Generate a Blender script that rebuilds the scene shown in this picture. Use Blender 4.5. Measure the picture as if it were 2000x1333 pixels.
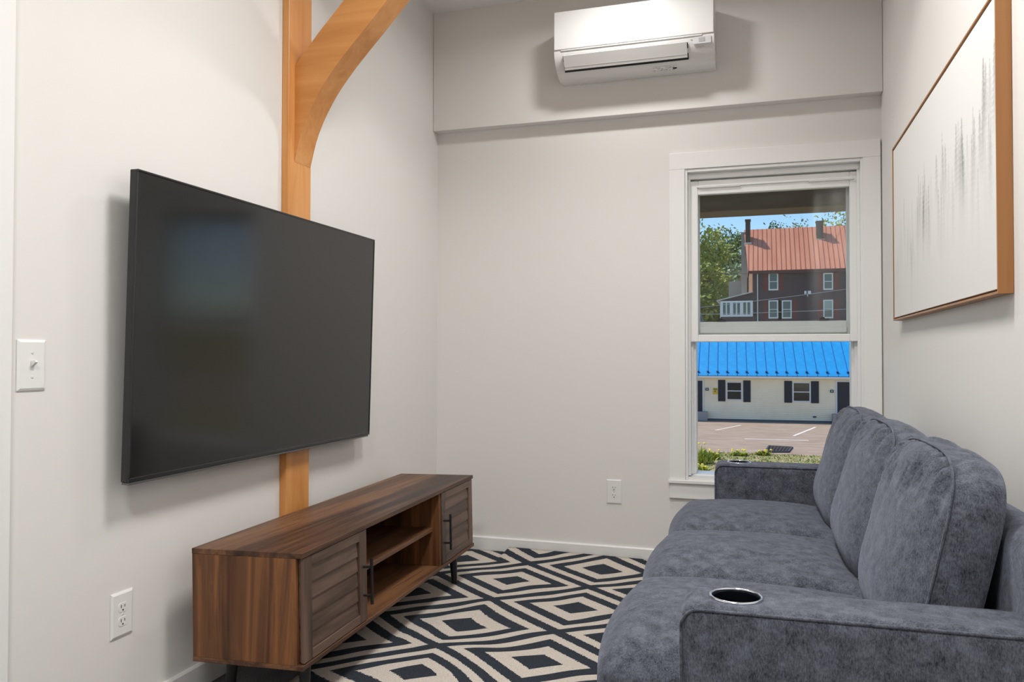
import bpy, bmesh, math, random
from mathutils import Vector, Matrix
import numpy as np

for o in list(bpy.data.objects):
    bpy.data.objects.remove(o, do_unlink=True)
SC = bpy.context.scene
COL = SC.collection
PI = math.pi

# ------------------------------------------------------------------ camera
CAM = dict(cx=1.7023, cz=1.0539, f=1551.34, yaw=-17.3519, pitch=1.0259, roll=.0834)
_ya, _pi, _ro = [math.radians(CAM[k]) for k in ('yaw', 'pitch', 'roll')]
FW = np.array([math.sin(_ya)*math.cos(_pi), math.cos(_ya)*math.cos(_pi), math.sin(_pi)])
_r = np.array([math.cos(_ya), -math.sin(_ya), 0.0]); _u = np.cross(_r, FW)
RT = _r*math.cos(_ro)+_u*math.sin(_ro); UP = -_r*math.sin(_ro)+_u*math.cos(_ro)
CP = np.array([CAM['cx'], 0.0, CAM['cz']])
cd = bpy.data.cameras.new('camera'); cam = bpy.data.objects.new('camera', cd); COL.objects.link(cam)
cd.sensor_width = 36.0; cd.lens = CAM['f']/2000*36.0; cd.clip_start = .02; cd.clip_end = 600
cam.matrix_world = Matrix(((RT[0], UP[0], -FW[0], CP[0]), (RT[1], UP[1], -FW[1], CP[1]), (RT[2], UP[2], -FW[2], CP[2]), (0, 0, 0, 1)))
SC.camera = cam

def on(px, py, ax, v):
    """photo pixel -> point where its ray meets the plane  ax = v"""
    q = FW+RT*(px-1000)/CAM['f']-UP*(py-666.5)/CAM['f']; k = 'xyz'.index(ax)
    return Vector(CP+q*(v-CP[k])/q[k])

# ------------------------------------------------------------------ world, sun, exposure
SC.view_settings.view_transform = 'Standard'; SC.view_settings.look = 'None'
SC.view_settings.exposure = 0.0; SC.view_settings.gamma = 1.0; SC.view_settings.use_curve_mapping = False
SUN_AZ = Vector((-.80, .38)); SUN_EL = math.radians(57)
w = bpy.data.worlds.new('world'); SC.world = w; w.use_nodes = True
nt = w.node_tree; sky = nt.nodes.new('ShaderNodeTexSky'); sky.sky_type = 'NISHITA'; sky.sun_disc = False
sky.sun_elevation = SUN_EL; sky.sun_rotation = math.atan2(SUN_AZ.x, SUN_AZ.y); sky.ozone_density = 4.0; sky.air_density = 1.0; sky.dust_density = 0.0; sky.altitude = 800
bg = nt.nodes['Background']; bg.inputs['Strength'].default_value = .20
nt.links.new(sky.outputs[0], bg.inputs[0])
sl = bpy.data.lights.new('sun', 'SUN'); sl.energy = 4.7; sl.angle = math.radians(.6); sl.color = (1, .94, .84)
so = bpy.data.objects.new('sun', sl); COL.objects.link(so)
_a = SUN_AZ.normalized()*math.cos(SUN_EL)
so.rotation_euler = Vector((_a.x, _a.y, math.sin(SUN_EL))).to_track_quat('Z', 'Y').to_euler(); so.location = (-20, 30, 40)

DOWNLIGHTS = [(1.10, 3.33, 9), (1.38, 1.95, 31), (1.35, -.25, 38)]  # first follows the air conditioner shadow; other two are unseen, added to brighten walls
LAMP_COLOR = (1.0, .985, .965)

# ------------------------------------------------------------------ helpers
WM = {}
def link(o, parent=None, world=None):
    COL.objects.link(o)
    WM[o.name] = world if world is not None else Matrix.Identity(4)
    if parent is not None:
        o.parent = parent; o.matrix_parent_inverse = WM[parent.name].inverted()
    return o

def obj(name, bm, mat, parent=None, smooth=False, kind=None):
    """bm (world coordinates) -> one mesh object with its origin at its base"""
    if not isinstance(bm, bpy.types.Mesh):
        bmesh.ops.recalc_face_normals(bm, faces=bm.faces)
        me = bpy.data.meshes.new(name); bm.to_mesh(me); bm.free()
    else:
        me = bm
    n = len(me.vertices); co = np.empty(n*3); me.vertices.foreach_get('co', co); co = co.reshape(-1, 3)
    lo, hi = co.min(0), co.max(0); c = np.array([(lo[0]+hi[0])/2, (lo[1]+hi[1])/2, lo[2]])
    me.vertices.foreach_set('co', (co-c).ravel()); me.update()
    for m in (mat if isinstance(mat, (list, tuple)) else [mat]): me.materials.append(m)
    if smooth: me.shade_smooth() if smooth is True else me.set_sharp_from_angle(angle=smooth)
    o = bpy.data.objects.new(name, me); o.location = c
    link(o, parent, Matrix.Translation(Vector(c)))
    if kind: o['kind'] = kind
    return o

def thing(name, label, cat, loc=(0, 0, 0), rotz=0, group=None):
    o = bpy.data.objects.new(name, None); o.empty_display_size = .1
    o.location = loc; o.rotation_euler = (0, 0, rotz)
    link(o, None, Matrix.Translation(Vector(loc)) @ Matrix.Rotation(rotz, 4, 'Z'))
    return tag(o, label, cat, group)

def tag(o, label, cat, group=None):
    o['label'] = label; o['category'] = cat
    if group: o['group'] = group
    return o

def struct(name, bm=None, mat=None, label=None, smooth=False):
    if bm is None:
        o = bpy.data.objects.new(name, None); link(o)
    else:
        o = obj(name, bm, mat, None, smooth)
    o['kind'] = 'structure'
    if label: o['label'] = label
    return o

def dup(root, loc=None, delta=None, label=None):
    r = root.copy(); COL.objects.link(r); WM[r.name] = WM[root.name].copy()
    if delta is not None: r.location = root.location+Vector(delta)
    if loc is not None: r.location = loc
    if label: r['label'] = label
    def kids(a, b):
        for ch in list(a.children):
            c = ch.copy(); COL.objects.link(c); c.parent = b; WM[c.name] = WM[ch.name].copy(); kids(ch, c)
    kids(root, r)
    return r

def B(): return bmesh.new()

def box(bm, x0, x1, y0, y1, z0, z1, bev=0, seg=2, M=None):
    t = bmesh.new()
    bmesh.ops.create_cube(t, size=1)
    bmesh.ops.scale(t, vec=(x1-x0, y1-y0, z1-z0), verts=t.verts)
    bmesh.ops.translate(t, vec=((x0+x1)/2, (y0+y1)/2, (z0+z1)/2), verts=t.verts)
    if bev: bmesh.ops.bevel(t, geom=t.edges[:], offset=bev, segments=seg, affect='EDGES', profile=.5)
    return join(bm, t, M)

def join(bm, t, M=None):
    if M is not None: t.transform(M)
    me = bpy.data.meshes.new('tmp'); t.to_mesh(me); t.free(); bm.from_mesh(me); bpy.data.meshes.remove(me)
    return bm

def cyl(bm, p0, p1, r0, r1=None, n=16, caps=True):
    r1 = r0 if r1 is None else r1
    p0, p1 = Vector(p0), Vector(p1); d = p1-p0
    q = d.to_track_quat('Z', 'Y').to_matrix()
    a = [bm.verts.new(p0+q @ Vector((r0*math.cos(2*PI*i/n), r0*math.sin(2*PI*i/n), 0))) for i in range(n)]
    b = [bm.verts.new(p1+q @ Vector((r1*math.cos(2*PI*i/n), r1*math.sin(2*PI*i/n), 0))) for i in range(n)]
    for i in range(n): bm.faces.new((a[i], a[(i+1) % n], b[(i+1) % n], b[i]))
    if caps: bm.faces.new(a[::-1]); bm.faces.new(b)
    return bm

def tube(bm, pts, r, n=6, closed=False):
    pts = [Vector(p) for p in pts]; rings = []
    for i, p in enumerate(pts):
        d = (pts[(i+1) % len(pts)]-pts[i-1]) if closed else (pts[min(i+1, len(pts)-1)]-pts[max(i-1, 0)])
        q = d.normalized().to_track_quat('Z', 'Y').to_matrix()
        rings.append([bm.verts.new(p+q @ Vector((r*math.cos(2*PI*k/n), r*math.sin(2*PI*k/n), 0))) for k in range(n)])
    m = len(rings)
    for i in range(m if closed else m-1):
        a, b = rings[i], rings[(i+1) % m]
        for k in range(n): bm.faces.new((a[k], a[(k+1) % n], b[(k+1) % n], b[k]))
    if not closed: bm.faces.new(rings[0][::-1]); bm.faces.new(rings[-1])
    return bm

def prism(bm, prof, axis, a, b):
    """profile (pairs) extruded along axis from a to b"""
    def P(p, t): return {'x': (t, p[0], p[1]), 'y': (p[0], t, p[1]), 'z': (p[0], p[1], t)}[axis]
    A = [bm.verts.new(P(p, a)) for p in prof]; C = [bm.verts.new(P(p, b)) for p in prof]; n = len(prof)
    for i in range(n): bm.faces.new((A[i], A[(i+1) % n], C[(i+1) % n], C[i]))
    bm.faces.new(A[::-1]); bm.faces.new(C)
    return bm

def lathe(bm, prof, c, n=32, axis='z'):
    rings = []
    for r, h in prof:
        ring = []
        for i in range(n):
            a = 2*PI*i/n; v = (r*math.cos(a), r*math.sin(a), h)
            if axis == 'x': v = (v[2], v[0], v[1])
            if axis == 'y': v = (v[0], v[2], v[1])
            ring.append(bm.verts.new(Vector(v)+Vector(c)))
        rings.append(ring)
    for a, b in zip(rings, rings[1:]):
        for i in range(n): bm.faces.new((a[i], a[(i+1) % n], b[(i+1) % n], b[i]))
    bm.faces.new(rings[0][::-1]); bm.faces.new(rings[-1])
    return bm

def quadmesh(name, verts, faces):
    me = bpy.data.meshes.new(name); me.from_pydata([tuple(v) for v in verts], [], faces); me.update(); return me

# ------------------------------------------------------------------ materials
MATS = {}
def new_mat(name):
    m = bpy.data.materials.new(name); m.use_nodes = True; MATS[name] = m
    return m, m.node_tree, m.node_tree.nodes['Principled BSDF']

def plain(name, c, rough=.5, metal=0, spec=.5, bump=0, bscale=200, coat=0, sheen=0):
    m, t, p = new_mat(name)
    p.inputs['Base Color'].default_value = (*c, 1); p.inputs['Roughness'].default_value = rough
    p.inputs['Metallic'].default_value = metal; p.inputs['Specular IOR Level'].default_value = spec
    p.inputs['Coat Weight'].default_value = coat; p.inputs['Sheen Weight'].default_value = sheen
    if bump: add_bump(t, p, bscale, bump)
    return m

def coords(t, stretch=(1, 1, 1), kind='Object', rnd=False):
    tc = t.nodes.new('ShaderNodeTexCoord'); mp = t.nodes.new('ShaderNodeMapping'); mp.inputs['Scale'].default_value = stretch
    t.links.new(tc.outputs[kind], mp.inputs['Vector'])
    if rnd:
        oi = t.nodes.new('ShaderNodeObjectInfo'); mu = t.nodes.new('ShaderNodeMath'); mu.operation = 'MULTIPLY'; mu.inputs[1].default_value = 17
        t.links.new(oi.outputs['Random'], mu.inputs[0]); t.links.new(mu.outputs[0], mp.inputs['Location'])
    return mp.outputs[0]

def noise(t, vec, scale, detail=4, rough=.55, dist=0):
    n = t.nodes.new('ShaderNodeTexNoise'); n.inputs['Scale'].default_value = scale; n.inputs['Detail'].default_value = detail
    n.inputs['Roughness'].default_value = rough; n.inputs['Distortion'].default_value = dist
    t.links.new(vec, n.inputs['Vector']); return n.outputs['Fac']

def ramp(t, fac, stops):
    r = t.nodes.new('ShaderNodeValToRGB'); e = r.color_ramp.elements
    while len(e) < len(stops): e.new(.5)
    for k, (p, c) in enumerate(stops): e[k].position = p; e[k].color = (*c, 1)
    t.links.new(fac, r.inputs[0]); return r.outputs[0]

def add_bump(t, p, scale, strength, fac=None, dist=.002):
    b = t.nodes.new('ShaderNodeBump'); b.inputs['Strength'].default_value = strength; b.inputs['Distance'].default_value = dist
    if fac is None: fac = noise(t, coords(t), scale, 3)
    t.links.new(fac, b.inputs['Height']); t.links.new(b.outputs[0], p.inputs['Normal'])

def mottled(name, stops, scale, rough=.6, stretch=(1, 1, 1), detail=5, nrough=.6, dist=0, bump=0, spec=.5, sheen=0, coat=0, kind='Object', rnd=False, bdist=.002):
    m, t, p = new_mat(name)
    f = noise(t, coords(t, stretch, kind, rnd), scale, detail, nrough, dist)
    t.links.new(ramp(t, f, stops), p.inputs['Base Color']); p.inputs['Roughness'].default_value = rough
    p.inputs['Specular IOR Level'].default_value = spec; p.inputs['Sheen Weight'].default_value = sheen; p.inputs['Coat Weight'].default_value = coat
    if bump: add_bump(t, p, scale, bump, f, bdist)
    return m

def wall_paint(name, c):
    m, t, p = new_mat(name)
    p.inputs['Base Color'].default_value = (*c, 1); p.inputs['Roughness'].default_value = .55; p.inputs['Specular IOR Level'].default_value = .25
    add_bump(t, p, 260, .06)
    return m

wall_paint('paint', (.80, .784, .756)); wall_paint('ceiling_paint', (.87, .862, .85))
plain('trim_white', (.86, .855, .84), .35); plain('plastic_white', (.84, .835, .82), .3); plain('vinyl', (.86, .86, .85), .3)
plain('dark_slot', (.012, .012, .012), .6); plain('black_metal', (.012, .012, .013), .4); plain('gray_print', (.42, .42, .42), .5)
plain('gray_light', (.62, .62, .62), .5); plain('tv_bezel', (.018, .018, .019), .22); plain('tv_back', (.02, .02, .02), .5)
plain('steel', (.55, .56, .58), .25, metal=1); plain('screw', (.7, .7, .68), .35); plain('trim_metal', (.16, .16, .155), .35, metal=.6)
plain('ac_white', (.77, .77, .755), .22, coat=.3)
plain('cup_black', (.004, .005, .008), .25); plain('chrome', (.75, .8, .88), .12, metal=1)
plain('canvas_gap', (.03, .025, .02), .7)

def wood(name, stops, along, scale=1.0, rough=.45, across=26, bump=.05):
    st = {'x': (1.2, across, across), 'y': (across, 1.2, across), 'z': (across, across, 1.2)}[along]
    m, t, p = new_mat(name)
    v = coords(t, tuple(s*scale for s in st), rnd=True)
    f1 = noise(t, v, 1.0, 6, .62, .8)
    v2 = coords(t, tuple(s*scale*.28 for s in st), rnd=True); f2 = noise(t, v2, 1.0, 2, .5, .3)
    mx = t.nodes.new('ShaderNodeMath'); mx.operation = 'ADD'
    m1 = t.nodes.new('ShaderNodeMath'); m1.operation = 'MULTIPLY'; m1.inputs[1].default_value = .5; t.links.new(f1, m1.inputs[0])
    m2 = t.nodes.new('ShaderNodeMath'); m2.operation = 'MULTIPLY'; m2.inputs[1].default_value = .5; t.links.new(f2, m2.inputs[0])
    t.links.new(m1.outputs[0], mx.inputs[0]); t.links.new(m2.outputs[0], mx.inputs[1])
    t.links.new(ramp(t, mx.outputs[0], stops), p.inputs['Base Color']); p.inputs['Roughness'].default_value = rough
    p.inputs['Specular IOR Level'].default_value = .4
    if bump: add_bump(t, p, 1, bump, f1)
    return m
WAL = [(.36, (.022, .009, .005)), (.45, (.070, .030, .015)), (.51, (.125, .058, .028)), (.57, (.215, .098, .042)), (.66, (.090, .042, .023))]
wood('walnut_y', WAL, 'y'); wood('walnut_z', [(a, (c[0]*1.3, c[1]*1.15, c[2]*.9)) for a, c in WAL], 'z', across=18)
WAF = [(.36, (.034, .020, .014)), (.45, (.085, .052, .037)), (.52, (.135, .082, .058)), (.60, (.175, .108, .078)), (.70, (.09, .056, .041))]
wood('walnut_front_y', WAF, 'y'); wood('walnut_front_z', WAF, 'z', across=18)
ORG = [(.32, (.52, .20, .045)), (.46, (.66, .29, .085)), (.55, (.72, .34, .115)), (.68, (.62, .26, .07))]
wood('timber_z', ORG, 'z', across=14, rough=.33); wood('timber_x', ORG, 'x', across=14, rough=.33)
wood('frame_oak', [(.3, (.30, .125, .04)), (.5, (.42, .19, .065)), (.7, (.34, .145, .05))], 'z', across=30)

# carpet
m, t, p = new_mat('carpet')
f = noise(t, coords(t), 420, 2, .7)
t.links.new(ramp(t, f, [(.35, (.05, .05, .055)), (.5, (.19, .19, .20)), (.65, (.42, .42, .43))]), p.inputs['Base Color'])
p.inputs['Roughness'].default_value = .95; p.inputs['Specular IOR Level'].default_value = .1; add_bump(t, p, 400, .8, f, .004)

# rug: concentric diamonds
m, t, p = new_mat('rug_weave')
def math_(t, op, a, b=None, c=None):
    n = t.nodes.new('ShaderNodeMath'); n.operation = op
    for k, v in enumerate((a, b, c)):
        if v is None: continue
        if isinstance(v, (int, float)): n.inputs[k].default_value = v
        else: t.links.new(v, n.inputs[k])
    return n.outputs[0]
at = t.nodes.new('ShaderNodeAttribute'); at.attribute_name = 'rugxy'
sp = t.nodes.new('ShaderNodeSeparateXYZ'); t.links.new(at.outputs['Vector'], sp.inputs[0])
wb = noise(t, at.outputs['Vector'], 3.2, 1, .5); wf = noise(t, at.outputs['Vector'], 150, 1, .5)
def cell(vx, vy):
    def tri(v): # distance to nearest integer multiple *2 -> 0..1
        fr = math_(t, 'FRACT', math_(t, 'ADD', v, .5)); return math_(t, 'MULTIPLY', math_(t, 'ABSOLUTE', math_(t, 'SUBTRACT', fr, .5)), 2.0)
    return math_(t, 'ADD', tri(vx), tri(vy))
jx = math_(t, 'MULTIPLY', math_(t, 'SUBTRACT', wb, .5), .10); jf = math_(t, 'MULTIPLY', math_(t, 'SUBTRACT', wf, .5), .018)
X = math_(t, 'ADD', math_(t, 'ADD', math_(t, 'DIVIDE', math_(t, 'SUBTRACT', sp.outputs[0], .60), .735), jx), jf)
Y = math_(t, 'ADD', math_(t, 'SUBTRACT', math_(t, 'DIVIDE', math_(t, 'SUBTRACT', sp.outputs[1], 2.93), .605), jx), jf)
mm = cell(X, Y)                                # 0 centre .. 1 edge .. 2 next centre
mm = math_(t, 'MINIMUM', mm, math_(t, 'SUBTRACT', 2.0, mm))
cr = t.nodes.new('ShaderNodeValToRGB'); cr.color_ramp.interpolation = 'CONSTANT'
DK, LT = (0, 0, 0, 1), (1, 1, 1, 1); e = cr.color_ramp.elements
while len(e) < 5: e.new(.5)
for k, (pos, c) in enumerate(((0, DK), (.255, LT), (.515, DK), (.725, LT), (.90, DK))): e[k].position = pos; e[k].color = c
t.links.new(mm, cr.inputs[0])
pile = noise(t, coords(t), 330, 2, .6)
dk = ramp(t, pile, [(.3, (.014, .019, .026)), (.7, (.052, .062, .077))]); lt = ramp(t, pile, [(.3, (.44, .39, .34)), (.7, (.74, .67, .595))])
mix = t.nodes.new('ShaderNodeMix'); mix.data_type = 'RGBA'; t.links.new(cr.outputs[0], mix.inputs['Factor'])
t.links.new(dk, mix.inputs['A']); t.links.new(lt, mix.inputs['B']); t.links.new(mix.outputs['Result'], p.inputs['Base Color'])
p.inputs['Roughness'].default_value = .95; p.inputs['Specular IOR Level'].default_value = .1; add_bump(t, p, 330, .5, pile, .003)

# sofa chenille
def fabric(name, lo, hi, sheen):
    m, t, p = new_mat(name)
    v = coords(t); f1 = noise(t, v, 34, 6, .78); f2 = noise(t, coords(t, (1, 1, .35)), 420, 3, .7)
    s = math_(t, 'ADD', math_(t, 'MULTIPLY', f1, .55), math_(t, 'MULTIPLY', f2, .45))
    t.links.new(ramp(t, s, [(.36, lo), (.50, tuple((a+b)/2 for a, b in zip(lo, hi))), (.64, hi)]), p.inputs['Base Color'])
    p.inputs['Roughness'].default_value = .9; p.inputs['Specular IOR Level'].default_value = .12
    p.inputs['Sheen Weight'].default_value = sheen; p.inputs['Sheen Roughness'].default_value = .4; p.inputs['Sheen Tint'].default_value = (.75, .82, 1, 1)  # blue sheen tint stands in for cool window light on the cushions
    add_bump(t, p, 1, .55, f2, .003)
    return m
fabric('chenille', (.022, .025, .033), (.172, .186, .228), .30)

# TV screen
plain('tv_screen', (.012, .0115, .011), .13, spec=.62)
# thin window glass
m, t, p = new_mat('pane_glass'); t.nodes.remove(p)
out = t.nodes['Material Output']; tr = t.nodes.new('ShaderNodeBsdfTransparent'); tr.inputs[0].default_value = (.96, .975, .97, 1)
gl = t.nodes.new('ShaderNodeBsdfGlossy'); gl.inputs['Roughness'].default_value = .02; fr = t.nodes.new('ShaderNodeFresnel'); fr.inputs[0].default_value = 1.4
ms = t.nodes.new('ShaderNodeMixShader'); t.links.new(fr.outputs[0], ms.inputs[0]); t.links.new(tr.outputs[0], ms.inputs[1]); t.links.new(gl.outputs[0], ms.inputs[2]); t.links.new(ms.outputs[0], out.inputs[0])
# lamp lens
m, t, p = new_mat('lamp_lens'); p.inputs['Emission Color'].default_value = (*LAMP_COLOR, 1); p.inputs['Emission Strength'].default_value = 14
# print on canvas
m, t, p = new_mat('forest_print'); a_ = t.nodes.new('ShaderNodeVertexColor'); a_.layer_name = 'print'
t.links.new(a_.outputs[0], p.inputs['Base Color']); p.inputs['Roughness'].default_value = .8; p.inputs['Specular IOR Level'].default_value = .15
# exterior
mottled('asphalt', [(.3, (.24, .175, .125)), (.5, (.31, .235, .175)), (.7, (.37, .285, .215))], .9, .95, (1, 3, 1), 6)
mottled('grass_soil', [(.35, (.20, .19, .05)), (.5, (.28, .25, .10)), (.65, (.36, .28, .18))], 1.4, .95)
mottled('grass_blade', [(.35, (.05, .12, .015)), (.5, (.16, .23, .03)), (.65, (.38, .36, .06))], 3.5, .8)
plain('dandelion', (.75, .62, .03), .7)
plain('line_paint', (.70, .65, .60), .8); plain('drain_iron', (.06, .05, .045), .7)
mottled('siding', [(.3, (.78, .67, .47)), (.7, (.88, .78, .58))], .6, .6); plain('ext_white', (.62, .62, .62), .5); plain('ext_white_bright', (.75, .76, .76), .5)
plain('shutter_dark', (.014, .015, .022), .5); plain('door_dark', (.012, .012, .020), .4); plain('sign_yellow', (.62, .45, .02), .5)
plain('foundation', (.12, .12, .13), .8)
mottled('roof_blue', [(.3, (.006, .24, .56)), (.7, (.014, .33, .70))], 1.5, .4); plain('roof_blue_rib', (.004, .13, .40), .4); plain('guard_dark', (.01, .03, .09), .5)
mottled('roof_red', [(.3, (.60, .20, .11)), (.7, (.74, .30, .18))], .5, .5, (3, .4, .4)); plain('roof_red_rib', (.42, .15, .10), .5)
plain('fascia_red', (.11, .028, .018), .6)
m, t, p = new_mat('brick_dark')
bt = t.nodes.new('ShaderNodeTexBrick'); bt.inputs['Color1'].default_value = (.060, .045, .058, 1); bt.inputs['Color2'].default_value = (.10, .045, .048, 1); bt.inputs['Mortar'].default_value = (.085, .08, .085, 1)
bt.inputs['Scale'].default_value = 4.0; bt.inputs['Mortar Size'].default_value = .012
mpv = coords(t); sx = t.nodes.new('ShaderNodeSeparateXYZ'); t.links.new(mpv, sx.inputs[0]); cx_ = t.nodes.new('ShaderNodeCombineXYZ')
t.links.new(math_(t, 'ADD', sx.outputs[0], sx.outputs[1]), cx_.inputs[0]); t.links.new(sx.outputs[2], cx_.inputs[1]); t.links.new(cx_.outputs[0], bt.inputs['Vector'])
t.links.new(bt.outputs[0], p.inputs['Base Color']); p.inputs['Roughness'].default_value = .9
mottled('brick_trim', [(.3, (.12, .035, .03)), (.7, (.19, .055, .045))], 3, .9); plain('brick_sunlit', (.30, .15, .09), .9); plain('chimney_brick', (.075, .058, .046), .9)  # side and gable brick has sunlight mixed into its colour
plain('house_glass', (.07, .10, .10), .12); plain('motel_glass', (.03, .03, .032), .08); plain('shade_green', (.30, .40, .33), .5)
mottled('porch_beam', [(.3, (.16, .105, .075)), (.7, (.25, .17, .125))], 2, .8, (1, 8, 8)); mottled('porch_ceiling', [(.3, (.16, .17, .16)), (.7, (.22, .23, .22))], 2, .8)
mottled('leaf_light', [(.3, (.13, .22, .02)), (.7, (.46, .46, .06))], .35, .7); mottled('leaf_dark', [(.3, (.05, .11, .03)), (.7, (.20, .28, .07))], .35, .7)
mottled('leaf_pale', [(.3, (.16, .22, .10)), (.7, (.40, .44, .24))], .5, .7); plain('bark', (.06, .045, .035), .9)
plain('wire', (.03, .03, .035), .5); plain('wire_pale', (.45, .46, .5), .5); plain('car_paint', (.30, .42, .48), .3); plain('car_glass', (.03, .06, .09), .1)
plain('concrete', (.34, .32, .30), .9); plain('flue_white', (.6, .58, .55), .7)
M = MATS

# ================================================================== the room
D, W, ZC, YB, TH = 4.060, 2.249, 2.924, -2.7, .20
SOF_Y, SOF_Z = D-.0645, 2.2784
WX0, WX1, WZ0, WZ1 = 1.345, 2.168, .445, 1.988        # window rough opening
bm = B(); box(bm, -TH, W+TH, YB-TH, D+TH, -.15, 0); struct('floor', bm, M['carpet'])
bm = B(); box(bm, -TH, W+TH, YB-TH, D+TH, ZC, ZC+.15); struct('ceiling', bm, M['ceiling_paint'])
bm = B(); box(bm, -TH, 0, YB-TH, D+TH, 0, ZC); struct('wall_left', bm, M['paint'])
bm = B(); box(bm, W, W+TH, YB-TH, D+TH, 0, ZC); struct('wall_right', bm, M['paint'])
bm = B(); box(bm, 0, W, YB-TH, YB, 0, ZC); struct('wall_back', bm, M['paint'])
bm = B()
box(bm, 0, WX0, D, D+TH, 0, ZC); box(bm, WX1, W, D, D+TH, 0, ZC); box(bm, WX0, WX1, D, D+TH, 0, WZ0); box(bm, WX0, WX1, D, D+TH, WZ1, ZC)
struct('wall_far', bm, M['paint'])
bm = B(); box(bm, .002, W-.002, SOF_Y, D, SOF_Z, ZC, 0)
struct('wall_far_upper', bm, M['paint'])
bm = B(); prism(bm, [(D-.014, .002), (D, .002), (D, .078), (D-.009, .078), (D-.014, .073)], 'x', .015, WX0+.4); struct('baseboard_far', bm, M['trim_white'])
bm = B(); prism(bm, [(.014, .002), (0, .002), (0, .078), (.009, .078), (.014, .073)], 'y', 1.437, D-.015); struct('baseboard_left', bm, M['trim_white'])
bm = B(); prism(bm, [(W-.014, .002), (W, .002), (W, .078), (W-.009, .078), (W-.014, .073)], 'y', YB, D-.015); struct('baseboard_right', bm, M['trim_white'])
# door at the left edge
bm = B(); box(bm, .001, .02, 1.345, 1.437, .002, 2.10, .003, 1); box(bm, .001, .02, .44, .53, .002, 2.10, .003, 1); box(bm, .001, .022, .44, 1.437, 2.10, 2.19, .003, 1)
struct('trim_1', bm, M['trim_white'])
bm = B(); box(bm, .001, .012, .532, 1.343, .006, 2.098, .002, 1); struct('door_1', bm, M['trim_white'])

# ------------------------------------------------------------------ window
win = struct('window_1'); win.location = (1.75, D, WZ0); WM[win.name] = Matrix.Translation((1.75, D, WZ0))
CT = .019
def wpart(name, args, mat='trim_white', bev=.002, parent=None):
    bm = B(); box(bm, *args, bev, 1); return obj(name, bm, M[mat], parent or win)
wpart('side_casing', (1.266, 1.345, D-CT, D-.0005, .434, 1.988)); wpart('side_casing', (2.166, 2.2435, D-CT, D-.0005, .434, 1.988))
wpart('head_casing', (1.266, 2.2435, D-CT, D-.0005, 1.988, 2.071)); wpart('stool', (1.262, 2.2435, D-.032, D+.08, .417, .434)); wpart('apron', (1.266, 2.2435, D-.017, D-.0005, .340, .417))
# jamb liner: white vinyl frame inside the opening
wpart('jamb', (WX0+.0005, WX0+.012, D-.012, D+TH, .434, WZ1), 'vinyl'); wpart('jamb', (WX1-.012, WX1-.0005, D-.012, D+TH, .434, WZ1), 'vinyl')
wpart('head_jamb', (WX0+.012, WX1-.012, D-.012, D+TH, WZ1-.016, WZ1-.0005), 'vinyl'); wpart('head_stop', (WX0+.012, WX1-.012, D+.022, D+TH, WZ1-.045, WZ1-.016), 'vinyl')
wpart('sill', (WX0+.012, WX1-.012, D+.075, D+TH+.02, .434, .452), 'vinyl')
for xa, xb in ((WX0+.012, WX0+.024), (WX1-.024, WX1-.012)): wpart('track', (xa, xb, D+.022, D+.034, .452, WZ1-.045), 'vinyl', .001)
for xa, xb in ((WX0+.012, WX0+.046), (WX1-.046, WX1-.012)): wpart('track', (xa, xb, D+.085, D+TH-.02, .452, WZ1-.045), 'vinyl', .003)
for xa, xb in ((WX0+.012, WX0+.034), (WX1-.034, WX1-.012)): wpart('track', (xa, xb, D+.068, D+.084, .452, WZ1-.045), 'vinyl', .003)
def sash(name, x0, x1, y0, y1, z0, z1, st, rt, rb):
    s = bpy.data.objects.new(name, None); s.location = ((x0+x1)/2, (y0+y1)/2, z0); link(s, win, Matrix.Translation(s.location))
    for n, a in (('stile', (x0, x0+st, y0, y1, z0, z1)), ('stile', (x1-st, x1, y0, y1, z0, z1)), ('rail', (x0+st, x1-st, y0, y1, z0, z0+rb)), ('rail', (x0+st, x1-st, y0, y1, z1-rt, z1))):
        bm = B(); box(bm, *a, .003, 1); obj(n, bm, M['vinyl'], s)
    yc = (y0+y1)/2; bm = B(); box(bm, x0+st, x1-st, yc-.002, yc+.002, z0+rb, z1-rt); obj('pane', bm, M['pane_glass'], s)
    return s
s1 = sash('lower_sash', 1.361, 2.157, D+.036, D+.066, 1.122, 1.936, .044, .071, .036)
s2 = sash('upper_sash', 1.385, 2.128, D+.094, D+.124, 1.148, 1.93, .024, .05, .077)
wpart('rail_lip', (1.409, 2.104, D+.084, D+.0935, 1.166, 1.196), 'vinyl', .003, s2)
# the bottom rail of the outer sash shows as a bright bar; latches on top of it
for xc in (1.517, 2.0):
    bm = B(); box(bm, xc-.022, xc+.022, D+.088, D+.112, 1.2275, 1.236, .002, 1); box(bm, xc-.016, xc+.004, D+.092, D+.106, 1.236, 1.243, .002, 1); obj('latch', bm, M['black_metal'], s2)
for xc in (1.50, 2.02):
    bm = B(); prism(bm, [(D+.036, 1.895), (D+.024, 1.897), (D+.022, 1.905), (D+.036, 1.907)], 'x', xc-.09, xc+.11); obj('lift_rail', bm, M['vinyl'], s1)
bm = B(); prism(bm, [(D+.036, 1.900), (D+.027, 1.902), (D+.027, 1.908), (D+.036, 1.912)], 'x', 1.40, 2.12); obj('lift_rail', bm, M['vinyl'], s1)

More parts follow.
